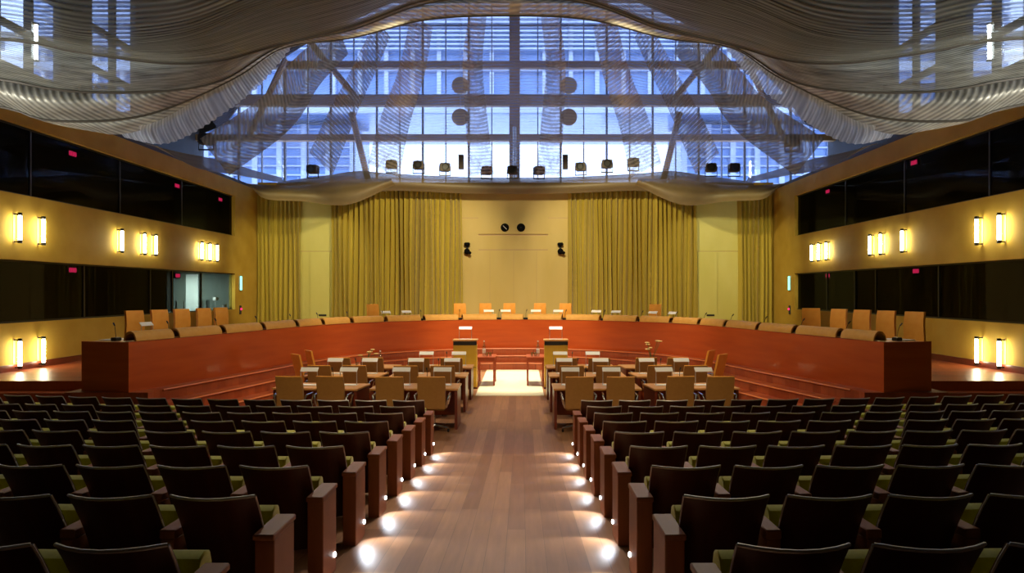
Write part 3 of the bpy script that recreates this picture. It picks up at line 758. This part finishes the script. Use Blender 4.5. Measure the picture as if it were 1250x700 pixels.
for sx in (-1, 1):
    for end in (False, True):
        # a hidden-free prototype holder: build mesh datablocks only
        bm = arm_mesh(sx, end); bmesh.ops.bevel(bm, geom=bm.edges[:], offset=.006, segments=1, affect='EDGES'); me = bpy.data.meshes.new('arm_panel'); bm.to_mesh(me); bm.free(); me.materials.append(M['armwood'])
        xa = -sx * .285; bm = B(); hw = .06 if end else .045; bbox(bm, xa - hw, xa + hw, -.28 if end else -.2, .11, .60 if end else .58, .635); bmesh.ops.bevel(bm, geom=bm.edges[:], offset=.006, segments=1, affect='EDGES'); me2 = bpy.data.meshes.new('arm_cap'); bm.to_mesh(me2); bm.free(); me2.materials.append(M['armwood'])
        me3 = None
        if end:
            bm = B(); xl = xa - sx * .055; lathe(bm, [(0, 0), (.018, 0), (.02, .008), (.012, .014), (0, .014)], n=12)
            bmesh.ops.rotate(bm, verts=bm.verts, matrix=Matrix.Rotation(-sx * PI / 2, 3, 'Y')); bmesh.ops.translate(bm, verts=bm.verts, vec=(xl, .03, .13))
            me3 = bpy.data.meshes.new('step_light'); bm.to_mesh(me3); bm.free(); me3.materials.append(M['spotdot'])
        ARM[(sx, end)] = (me, me2, me3)
STEPLIGHTS = []
first = True
ROWY = [11.3 - .998 * r for r in range(9)]
for sx, side in ((-1, 'left'), (1, 'right')):
    for r, yr in enumerate(ROWY):
        for k in range(13):
            x = sx * (X0 + PITCH * k); y = yr + (abs(x) - 1.2) ** 2 / (2 * RAD)
            px = CX + (x - sx * .3 - CAM.x) * F / (y - .2)
            if px < -8 or px > 1258: break
            rz = math.copysign((abs(x) - 1.2) / RAD, x)
            z = floor_z(y)
            lab = 'dark-backed auditorium seat in the %s row from the desks, %s from the aisle, %s side' % (ORD[r], ORD[k], side)
            grp = '%s row of auditorium seats, %s side' % (ORD[r], side)
            if first:
                s = SEAT; s.location = (x, y, z); s.rotation_euler = (0, 0, rz); s['label'] = lab; s['group'] = grp; first = False
            else:
                s = dup(SEAT, (x, y, z), rz, lab, grp, skip=('armrest',))
            me, me2, me3 = ARM[(sx, k == 0)]
            a = bpy.data.objects.new('armrest', me); C.objects.link(a); a.parent = s
            c = bpy.data.objects.new('arm_cap', me2); C.objects.link(c); c.parent = a
            if me3:
                l = bpy.data.objects.new('step_light', me3); C.objects.link(l); l.parent = a; l['label'] = 'small white step light'
                STEPLIGHTS.append((x - sx * .34, y + .03, z + .13, sx))

# ================================================================== WALL LIGHTS, DISPLAYS, SIGNS, BOOTH CONTENTS
def sconce():
    t = thing('wall_sconce', '', 'wall light', group='vertical tube sconces on the side walls')
    # local +x is away from the wall; origin on the wall at the tube centre
    bm = B(); lathe(bm, [(.0, -.29), (.036, -.29), (.04, -.27), (.04, .27), (.036, .29), (0, .29)], n=14); bmesh.ops.translate(bm, verts=bm.verts, vec=(.15, 0, 0)); obj('light_tube', bm, 'tube', t, True)
    for s in (-1, 1):
        bm = B(); lathe(bm, [(.0, 0), (.05, 0), (.05, .07), (0, .07)], n=14); bmesh.ops.translate(bm, verts=bm.verts, vec=(.15, 0, .29 if s > 0 else -.36)); bbox(bm, 0.005, .15, -.015, .015, s * .325 - .015, s * .325 + .015); obj('end_cap', bm, 'black', t, True)
    bm = B(); bbox(bm, 0.0, .012, -.03, .03, -.36, .36); obj('wall_plate', bm, 'steel', t)
    return t
SN = Kind(sconce())
U = [(17.2, 'first'), (18.05, 'second'), (21.6, 'third'), (22.9, 'fourth'), (23.6, 'fifth'), (27.0, 'sixth'), (27.7, 'seventh'), (28.35, 'eighth')]
for sx, side in ((-1, 'left'), (1, 'right')):
    rz = 0 if sx < 0 else PI
    for y, n in U: SN.put((sx * WALL, y, 4.0), rz, 'glowing tube sconce between the glass ribbons, %s wall, %s from the audience' % (side, n))
    for y, n in ((17.2, 'nearer the audience'), (18.05, 'nearer the back')): SN.put((sx * WALL, y, 1.03), rz, 'glowing tube sconce low on the %s wall above the dais step, %s' % (side, n))
def led():
    t = thing('digit_display', '', 'display', group='red booth displays behind the glass')
    bm = B(); box(bm, (-.05, 0, 0), (.08, .44, .20)); obj('display_case', bm, 'black', t, bevel=.01)
    bm = B()
    for k in (-1, 0, 1):
        y = k * .11
        for dz in (-.05, 0, .05): bbox(bm, -.012, .0, y - .035, y + .035, dz - .011, dz + .011)
        for dy in (-.037, .037): bbox(bm, -.012, .0, y + dy - .009, y + dy + .009, -.05, .05)
    obj('digits', bm, 'red', t)
    return t
LED = Kind(led())
for sx, side in ((-1, 'left'), (1, 'right')):
    rz = 0 if sx < 0 else PI
    for (y, z, lab) in (((19.8, 6.24, 'upper glass, first from the audience'), (25.8, 6.24, 'upper glass, second from the audience'), (29.5, 6.22, 'upper glass, at the back end'), (19.8, 3.08, 'lower glass, over the dark booth'), (25.85, 3.06, 'lower glass, over the lit booth')) if sx < 0 else
                        ((16.5, 6.32, 'upper glass, first from the audience'), (21.6, 6.32, 'upper glass, second from the audience'), (27.7, 6.3, 'upper glass, at the back end'), (21.5, 3.1, 'lower glass, first from the audience'), (27.7, 3.1, 'lower glass, second from the audience'))):
        LED.put((sx * (WALL + .2), y, z), rz, 'red glowing digit display in the %s, %s wall' % (lab, side))
    t = thing('exit_sign', 'green glowing sign by the back end of the lower glass, %s wall' % side, 'sign', (sx * WALL, 31.0, 2.85), rz)
    bm = B(); bbox(bm, 0, .05, -.12, .12, -.32, .32); obj('sign_case', bm, 'steelw', t, bevel=.01)
    bm = B(); bbox(bm, .05, .058, -.10, .10, -.29, .29); obj('sign_face', bm, 'green', t)
    t = thing('wall_switch', 'small switch box with a red lamp below the green sign, %s wall' % side, 'switch', (sx * WALL, 31.0, 1.75), rz)
    bm = B(); bbox(bm, 0, .05, -.07, .07, -.22, .15); obj('switch_box', bm, 'dark', t, bevel=.01)
    bm = B(); ball(bm, (.055, 0, .0), .045); obj('red_lamp', bm, 'red', t, True)
# lit booth
bx = -WALL - .25
bm = B(); bbox(bm, -13.80, -13.28, 30.58, 30.63, .865, 3.22); o = obj('booth_door', bm, 'boothlit'); tag(o, 'pale lit door on the end wall of the lit booth', 'door')
bm = B(); bbox(bm, bx - .75, bx - .05, 25.2, 30.6, 1.66, 1.72); bbox(bm, bx - .1, bx - .05, 25.2, 30.6, .86, 1.66); o = obj('booth_counter', bm, 'dark'); tag(o, 'dark counter behind the lower glass of the lit booth', 'counter')
bm = B(); bbox(bm, -14.38, bx, 30.70, 30.74, .86, 3.45); struct('wall_booth_end', bm, 'boothgrey')
def monitor(y, rz, label):
    t = thing('monitor', label, 'monitor', (bx - .42, y, 1.72), rz, 'monitors in the lit booth')
    bm = B(); box(bm, (0, 0, .27), (.03, .52, .33)); obj('screen', bm, 'screen', t, bevel=.006)
    bm = B(); box(bm, (-.03, 0, .08), (.03, .06, .16)); box(bm, (-.03, 0, .008), (.2, .24, .015)); obj('stand', bm, 'black', t)
for k, (y, rz) in enumerate(((26.7, .5), (27.35, .4), (28.9, .3), (29.4, .2))): monitor(y, rz, 'dark monitor on the lit booth counter, %s from the audience' % ORD[k])
t = thing('booth_lamp', 'small white desk lamp on the counter in the lit booth', 'lamp', (bx - .35, 29.95, 1.72))
bm = B(); lathe(bm, [(0, 0), (.07, 0), (.07, .02), (.01, .03), (.01, .42), (0, .42)], n=12); obj('stand', bm, 'steelw', t, True)
bm = B(); box(bm, (.02, 0, .48), (.14, .3, .14)); obj('lamp_shade', bm, 'white', t, bevel=.02)
bm = B(); box(bm, (bx - .14, 30.35, 1.84), (.12, .22, .24)); o = obj('paper_cup_box', bm, 'white', bevel=.01); tag(o, 'white box on the counter at the back end of the lit booth', 'box')

# ================================================================== CANOPY OF WOVEN METAL FABRIC
def curve_px(pts, n=70):
    """left-half path of (px, py, depth) towards the hall's axis, mirrored about x = 0"""
    L = [W(*p) for p in pts]
    L[-1].x = 0
    R = [Vector((-p.x, p.y, p.z)) for p in L[-2::-1]]
    return resample(spline([tuple(p) for p in L + R], 10), 2 * n + 1)
def loft(curves, per):
    cols = len(curves[0]); out = [[] for _ in range((len(curves) - 1) * per + 1)]
    for j in range(cols):
        for i, p in enumerate(spline([tuple(c[j]) for c in curves], per)): out[i].append(p)
    return out
c0 = curve_px([(-330, -160, 6.5), (-60, -160, 7), (150, -190, 7), (330, -210, 7), (480, -220, 7), (637, -220, 7)])
c1 = curve_px([(-260, 10, 9.3), (0, 20, 9.5), (110, 36, 9.8), (220, 25, 10), (320, -15, 10), (420, -38, 10), (530, -50, 10), (637, -55, 10)])
c2 = curve_px([(-200, 70, 12), (0, 97, 12.3), (60, 108, 12.5), (120, 113, 12.8), (205, 111, 13.2), (274, 97, 13.6), (343, 56, 14), (430, 36, 14), (520, 4, 14), (637, -6, 14)])
h1 = curve_px([(-230, 44, 10.9), (0, 48, 11.2), (100, 64, 11.5), (200, 77, 11.9), (270, 74, 12.3), (330, 58, 12.8), (430, 32, 13.0), (520, 0, 13.1), (637, -10, 13.1)])
h1s = curve_px([(-230, 34, 11.3), (0, 38, 11.6), (100, 53, 11.9), (200, 66, 12.3), (270, 64, 12.7), (330, 49, 13.2), (430, 26, 13.4), (520, -4, 13.5), (637, -14, 13.5)])
c2s = curve_px([(-200, 58, 12.6), (0, 86, 12.9), (60, 97, 13.1), (120, 102, 13.4), (205, 100, 13.8), (274, 88, 14.2), (345, 50, 14.5), (430, 31, 14.5), (520, 2, 14.5), (637, -8, 14.5)])
c3 = curve_px([(-200, 95, 13.0), (0, 130, 13.2), (58, 147, 13.4), (147, 146, 13.9), (212, 130, 14.3), (291, 93, 14.9), (347, 58, 15.2), (430, 46, 15.2), (520, 24, 15.2), (637, 19, 15.2)])
c3s = curve_px([(-200, 88, 13.5), (0, 122, 13.7), (58, 138, 13.9), (147, 137, 14.4), (212, 122, 14.8), (291, 87, 15.3), (347, 55, 15.45), (430, 42, 15.4), (520, 21, 15.4), (637, 16, 15.4)])
c4 = curve_px([(-200, 97, 13.6), (0, 132, 13.8), (58, 150, 14.0), (110, 160, 14.2), (150, 164, 14.5), (205, 146, 14.8), (291, 97, 15.3), (347, 60, 15.5), (430, 47, 15.45), (520, 25, 15.45), (637, 20, 15.45)])
canopy = thing('woven_canopy', 'huge draped canopy of woven gold metal mesh hanging over the audience', 'canopy', (0, 10, 6))
def cobj(name, rows, mat):
    bm = B(); grid(bm, [[p - Vector((0, 10, 6)) for p in r] for r in rows]); return obj(name, bm, mat, canopy, True)
def billow(a, b, dy, dz): return [(p + q) / 2 + Vector((0, dy, dz)) for p, q in zip(a, b)]
cobj('overhead_sheet', loft([c0, c1, billow(c1, h1, -.1, -.06), h1], 10), 'mesh')
cobj('upper_fold', loft([h1s, billow(h1s, c2, -.30, -.10), c2], 8), 'mesh2')
cobj('middle_fold', loft([c2s, billow(c2s, c3, -.35, -.10), c3], 8), 'fold')
cobj('lower_fold', loft([c3s, billow(c3s, c4, -.2, -.05), c4], 6), 'fold')
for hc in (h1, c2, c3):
    bm = B(); tube(bm, [p - Vector((0, 10.02, 6)) for p in hc], .028, 6); o = obj('fold_shadow_line', bm, 'fold_shade', canopy, True); o['label'] = 'dark line painted as shadow along a canopy fold'  # dark tubes stand in for the shade under each fold
# bright pleated flounce along the canopy's lip
for sx, side in ((-1, 'left'), (1, 'right')):
    up = [(150, 157, 14.45), (192, 148, 14.6), (240, 122, 14.9), (291, 92, 15.15), (330, 69, 15.3), (352, 57, 15.35)]
    lo = [(152, 168, 15.0), (192, 176, 15.2), (225, 168, 15.5), (274, 138, 15.8), (318, 103, 15.8), (356, 58, 15.6)]
    a = resample(spline([tuple(W(*p)) for p in up], 12), 90); b = resample(spline([tuple(W(*p)) for p in lo], 12), 90)
    rws = []
    for i in range(6):
        t = i / 5; rr = []
        for j in range(90):
            p = a[j].lerp(b[j], t); p.y += .05 * math.sin(j * 1.9) * t - .25 * math.sin(t * PI) * .5
            if sx > 0: p.x = -p.x
            rr.append(p)
        rws.append(rr)
    o = cobj('pleated_flounce', rws, 'ribbon'); o['label'] = 'bright pleated silver flounce'
# bands of sheer mesh before the great window
bands = [([(418, 46, 20), (372, 92, 21.6), (335, 140, 22.3), (262, 192, 22)], 50, 'outermost'),
         ([(468, 34, 22), (442, 90, 24), (418, 140, 26), (392, 200, 28)], 34, 'second'),
         ([(515, 26, 24), (502, 90, 26), (482, 150, 28), (468, 208, 29.5)], 36, 'third'),
         ([(583, 18, 26), (577, 80, 27.5), (582, 150, 29), (588, 214, 30.5)], 26, 'innermost')]
for sx, side in ((-1, 'left'), (1, 'right')):
    for pts, w, lab in bands:
        ctr = resample(spline([tuple(W(*p)) for p in pts], 10), 30); rws = []
        for i, p in enumerate(ctr):
            q = ctr[min(i + 1, 29)] - ctr[max(i - 1, 0)]; q.y = 0; q.normalize(); nrm = Vector((q.z, 0, -q.x))
            hw = w / 2 * p.y / F * (.85 + .3 * i / 29); rr = []
            for k in range(9):
                v = k / 4 - 1; pp = p + nrm * hw * v; pp.y += .35 * (1 - v * v) * math.sin(PI * i / 29)
                if sx > 0: pp.x = -pp.x
                rr.append(pp)
            rws.append(rr)
        bm = B(); grid(bm, rws); o = obj('sheer_drape', bm, 'bandthick' if lab == 'outermost' else 'sheer', smooth=True); tag(o, 'sheer bronze mesh band before the great window, %s of four on the %s side' % (lab, side), 'drape', 'sheer mesh bands before the great window')
# a fine silver veil behind them
a = curve_px([(240, 120, 30), (330, 60, 30), (430, 20, 30.5), (530, -10, 31), (637, -20, 31)], 30)
b = curve_px([(290, 205, 31), (360, 208, 31), (440, 209, 31.5), (540, 214, 32), (637, 216, 32)], 30)
rws = loft([a, [(p + q) / 2 + Vector((0, .5, 0)) for p, q in zip(a, b)], b], 8)
bm = B(); grid(bm, rws); o = obj('silver_veil', bm, 'sheersoft', smooth=True); tag(o, 'fine transparent silver veil hanging before the whole great window', 'drape')
# valances at the foot of the window
def valance(name, top, bot, mat, label, mirror=None, bulge=.3, cat='valance'):
    if mirror is None: a, b = curve_px(top, 50), curve_px(bot, 50)
    else:
        a = resample(spline([tuple(W(*p)) for p in top], 10), 60); b = resample(spline([tuple(W(*p)) for p in bot], 10), 60)
    rws = []
    for i in range(9):
        t = i / 8; rr = []
        for p, q in zip(a, b):
            s = p.lerp(q, t); s.y -= bulge * math.sin(PI * t)
            if mirror == 1: s.x = -s.x
            rr.append(s)
        rws.append(rr)
    bm = B(); grid(bm, rws); o = obj(name, bm, mat, smooth=True); return tag(o, label, cat, 'tan gauze valances under the great window')
valance('gauze_valance', [(340, 222, 31.6), (400, 214, 31.6), (437, 209, 31.6), (480, 212, 31.8), (560, 216, 32.2), (637, 217, 32.2)],
        [(340, 233, 31.4), (400, 236, 31.4), (437, 238, 31.5), (480, 233, 31.6), (560, 236, 31.9), (637, 237, 31.9)], 'valance', 'long tan gauze valance at the foot of the great window above the curtains')
for s, side in ((0, 'left'), (1, 'right')):
    valance('gauze_valance', [(178, 176, 21), (220, 186, 23), (270, 196, 26), (310, 208, 29), (345, 217, 31)], [(195, 180, 20), (240, 205, 22), (290, 214, 25), (330, 221, 28), (350, 224, 31)], 'valance', 'tan gauze swag above the booth wall at the window corner, %s side' % side, mirror=s)
    valance('gauze_valance', [(303, 224, 29.2), (330, 226, 29.6), (370, 226, 30.2), (420, 220, 30.5), (478, 218, 30.7)], [(304, 227, 29), (325, 243, 29.2), (370, 246, 29.8), (425, 250, 30), (482, 226, 30.6)], 'valance', 'drooping tan gauze valance over the outer end of the wide curtain, %s side' % side, mirror=s)
# projectors on the sill, round discs
def projector():
    t = thing('stage_projector', '', 'spotlight', group='projectors along the foot of the great window')
    bm = B(); box(bm, (0, 0, .0), (.44, .4, .34)); obj('lamp_housing', bm, 'lampbody', t, bevel=.03)
    bm = B(); lathe(bm, [(0, 0), (.14, 0), (.17, .06), (.15, .06), (.12, .02), (0, .02)], n=16); bmesh.ops.rotate(bm, verts=bm.verts, matrix=Matrix.Rotation(PI / 2, 3, 'X')); bmesh.ops.translate(bm, verts=bm.verts, vec=(0, -.2, 0)); obj('lens_ring', bm, 'black', t, True)
    bm = B()
    for sx in (-1, 1): bbox(bm, sx * .24 - .012, sx * .24 + .012, -.03, .03, -.34, .05)
    bbox(bm, -.25, .25, -.04, .04, -.37, -.33); obj('yoke', bm, 'black', t)
    return t
PR = Kind(projector())
pj = [(382, 207, 30.5), (478, 201, 31), (511, 202, 31), (543, 204.5, 31.4), (594, 208.5, 31.6), (626, 208, 31.6), (658, 208.5, 31.6), (709, 204, 31.4), (741, 200.5, 31), (773, 198.5, 31), (868, 205, 30.5), (896, 205, 30.2)]
for k, (px, py, d) in enumerate(pj):
    PR.put(W(px, py, d), random.uniform(-.3, .3), 'bronze projector on the foot of the great window, %s counting from the left' % ORD[k])
for k, (px, py, d) in enumerate(((252, 170, 24), (967, 172, 24))):
    PR.put(W(px, py, d), 0, 'bronze projector high in the corner beside the pleated flounce, %s side' % ('left' if k == 0 else 'right'))
for px, py, d, lab in ((563, 198, 31.5, 'left'), (690, 198, 31.5, 'right')):
    bm = B(); box(bm, (0, 0, 0), (.22, .2, .62)); box(bm, (0, -.11, .12), (.16, .02, .16)); o = obj('column_speaker', bm, 'lampbody', loc=W(px, py, d), bevel=.02); tag(o, 'slim dark column speaker %s of the central window column' % lab, 'speaker')
for px, py, lab in ((562, 105, 'upper left'), (694, 105, 'upper right'), (562, 143.5, 'lower left'), (694, 143.5, 'lower right')):
    t = thing('round_reflector', 'round bronze disc before the great window, %s of four' % lab, 'disc', W(px, py, 32.6), 0, 'bronze discs before the great window')
    bm = B(); lathe(bm, [(0, 0), (.33, 0), (.38, .03), (.38, .09), (.3, .12), (0, .12)], n=32); bmesh.ops.rotate(bm, verts=bm.verts, matrix=Matrix.Rotation(PI / 2, 3, 'X')); obj('disc', bm, 'disc', t, True)
    bm = B(); tube(bm, [(0, 0.01, .3), (0, 0.01, (16.45 if py < 120 else W(px, 105, 32.6).z - .38) - t.location.z)], .012, 6); obj('hanger_wire', bm, 'steelw', t)

# ================================================================== LIGHT
w = bpy.data.worlds.new('sky'); S.world = w; w.use_nodes = True
bg = w.node_tree.nodes['Background']; bg.inputs[0].default_value = (.66, .78, 1.0, 1); bg.inputs[1].default_value = 4.8
def spot(name, loc, tgt, power, deg, col=(1, .82, .55), blend=.6, r=.15):
    l = bpy.data.lights.new(name, 'SPOT'); l.energy = power; l.spot_size = math.radians(deg); l.spot_blend = blend; l.color = col; l.shadow_soft_size = r
    o = bpy.data.objects.new(name, l); C.objects.link(o); o.location = loc
    o.rotation_euler = (Vector(tgt) - Vector(loc)).to_track_quat('-Z', 'Y').to_euler(); return o
for sx in (-1, 1):
    spot('bench_spotlight', (sx * 3.0, 16.6, 10.2), (sx * 2.2, 24.2, 1.0), 2600, 60, (1, .80, .5))
    spot('wing_spotlight', (sx * -1.5, 17.0, 10.2), (sx * 6.6, 17.0, 1.4), 2000, 62, (1, .82, .52))
    spot('added_wing_chair_fill', (sx * 1.5, 14.8, 9.2), (sx * 8.2, 16.8, 1.7), 1100, 24, (1, .82, .52), .6)  # added lamp with no fixture, lifts the wing chairs
    spot('curtain_spotlight', (sx * 1.4, 24.5, 7.8), (sx * 5.6, 33, 3.0), 2300, 74, (1, .86, .5))
    spot('desk_spotlight', (sx * 2.6, 17.6, 10.0), (sx * 2.4, 16.0, .7), 1500, 50)
    spot('added_desk_front_fill', (sx * 1.6, 7.0, 5.2), (sx * 2.5, 14.2, .9), 720, 40, (1, .8, .5), .5)  # unseen lamp added to brighten the backs of the desk chairs
    spot('corner_spotlight', (sx * 8.6, 25.5, 6.6), (sx * 9.6, 33, 3.0), 750, 60, (1, .92, .5))
    spot('added_seat_fill', (sx * 3.5, 14.5, 7.2), (sx * 4.5, 7.5, .8), 560, 80, (1, .88, .62), .8)  # unseen lamp, put in to light the seat cushions
    spot('added_canopy_uplight', (sx * 10.8, 9.0, 2.6), (sx * 7.0, 13.0, 6.4), 1700, 68, (1, .95, .84), .9)  # added lamp without a fixture, brightens the canopy from below
    spot('added_canopy_fill', (sx * 3.0, 4.5, 2.6), (sx * 5.0, 11.0, 6.9), 520, 56, (1, .97, .9), .9)  # second unseen lamp added as fill under the canopy
for sx in (-1, 1): spot('added_gauze_fill', (sx * 3.4, 31.2, 8.4), (sx * 3.9, 26.6, 12.4), 2200, 64, (1, .66, .26), .8)  # added orange lamps, no fixture built, to warm the sheer bands
    # added unseen cool lamps in mid-air, brightening the flounce from behind
for sx in (-1, 1): spot('added_flounce_fill', (sx * 3.0, 20.5, 7.2), (sx * 6.1, 15.4, 6.7), 900, 46, (.80, .88, 1), .7)
spot('panel_spotlight', (0, 24.5, 7.6), (0, 33, 3.6), 680, 56, (1, .88, .6))
spot('carpet_spotlight', (0, 20.6, 13.0), (0, 20.4, 0), 10000, 25, (1, .92, .70), .5)
spot('dais_spotlight', (0, 17.5, 10.8), (0, 24.6, 1.4), 2600, 34, (1, .80, .5))
spot('added_aisle_fill', (0, 12.2, 6.4), (0, 9.0, .2), 1100, 72, (1, .80, .62), .9)  # unseen lamp put under the canopy to brighten the aisle floor
for i, (x, y, z, sx) in enumerate(STEPLIGHTS):
    spot('step_spotlight', (x - sx * .03, y - .04, z + .11), (x - sx * .25, y - .24, z - .13), 15, 92, (.84, .91, 1), .6, .012)
a = bpy.data.lights.new('booth_ceiling_light', 'AREA'); a.shape = 'RECTANGLE'; a.size = 1.2; a.size_y = .8; a.energy = 420; a.color = (.9, 1, .93)
o = bpy.data.objects.new('booth_ceiling_light', a); C.objects.link(o); o.location = (-13.3, 29.0, 3.35)

# ================================================================== CAMERA
cam = bpy.data.cameras.new('camera'); cam.sensor_width = 36; cam.lens = F / 1250 * 36
cam.shift_x = -(CX - 625) / 1250; cam.shift_y = (CY - 350) / 1250
co = bpy.data.objects.new('camera', cam); C.objects.link(co); co.location = CAM; co.rotation_euler = (PI / 2, 0, 0)
S.camera = co
cam.clip_start = .05; cam.clip_end = 500
S.view_settings.view_transform = 'Standard'; S.view_settings.look = 'None'; S.view_settings.gamma = 1; S.view_settings.exposure = 0; S.view_settings.use_curve_mapping = False
S.cycles.use_denoising = True
S.cycles.transparent_max_bounces = 24
S.cycles.max_bounces = 6; S.cycles.diffuse_bounces = 3; S.cycles.caustics_reflective = False; S.cycles.caustics_refractive = False
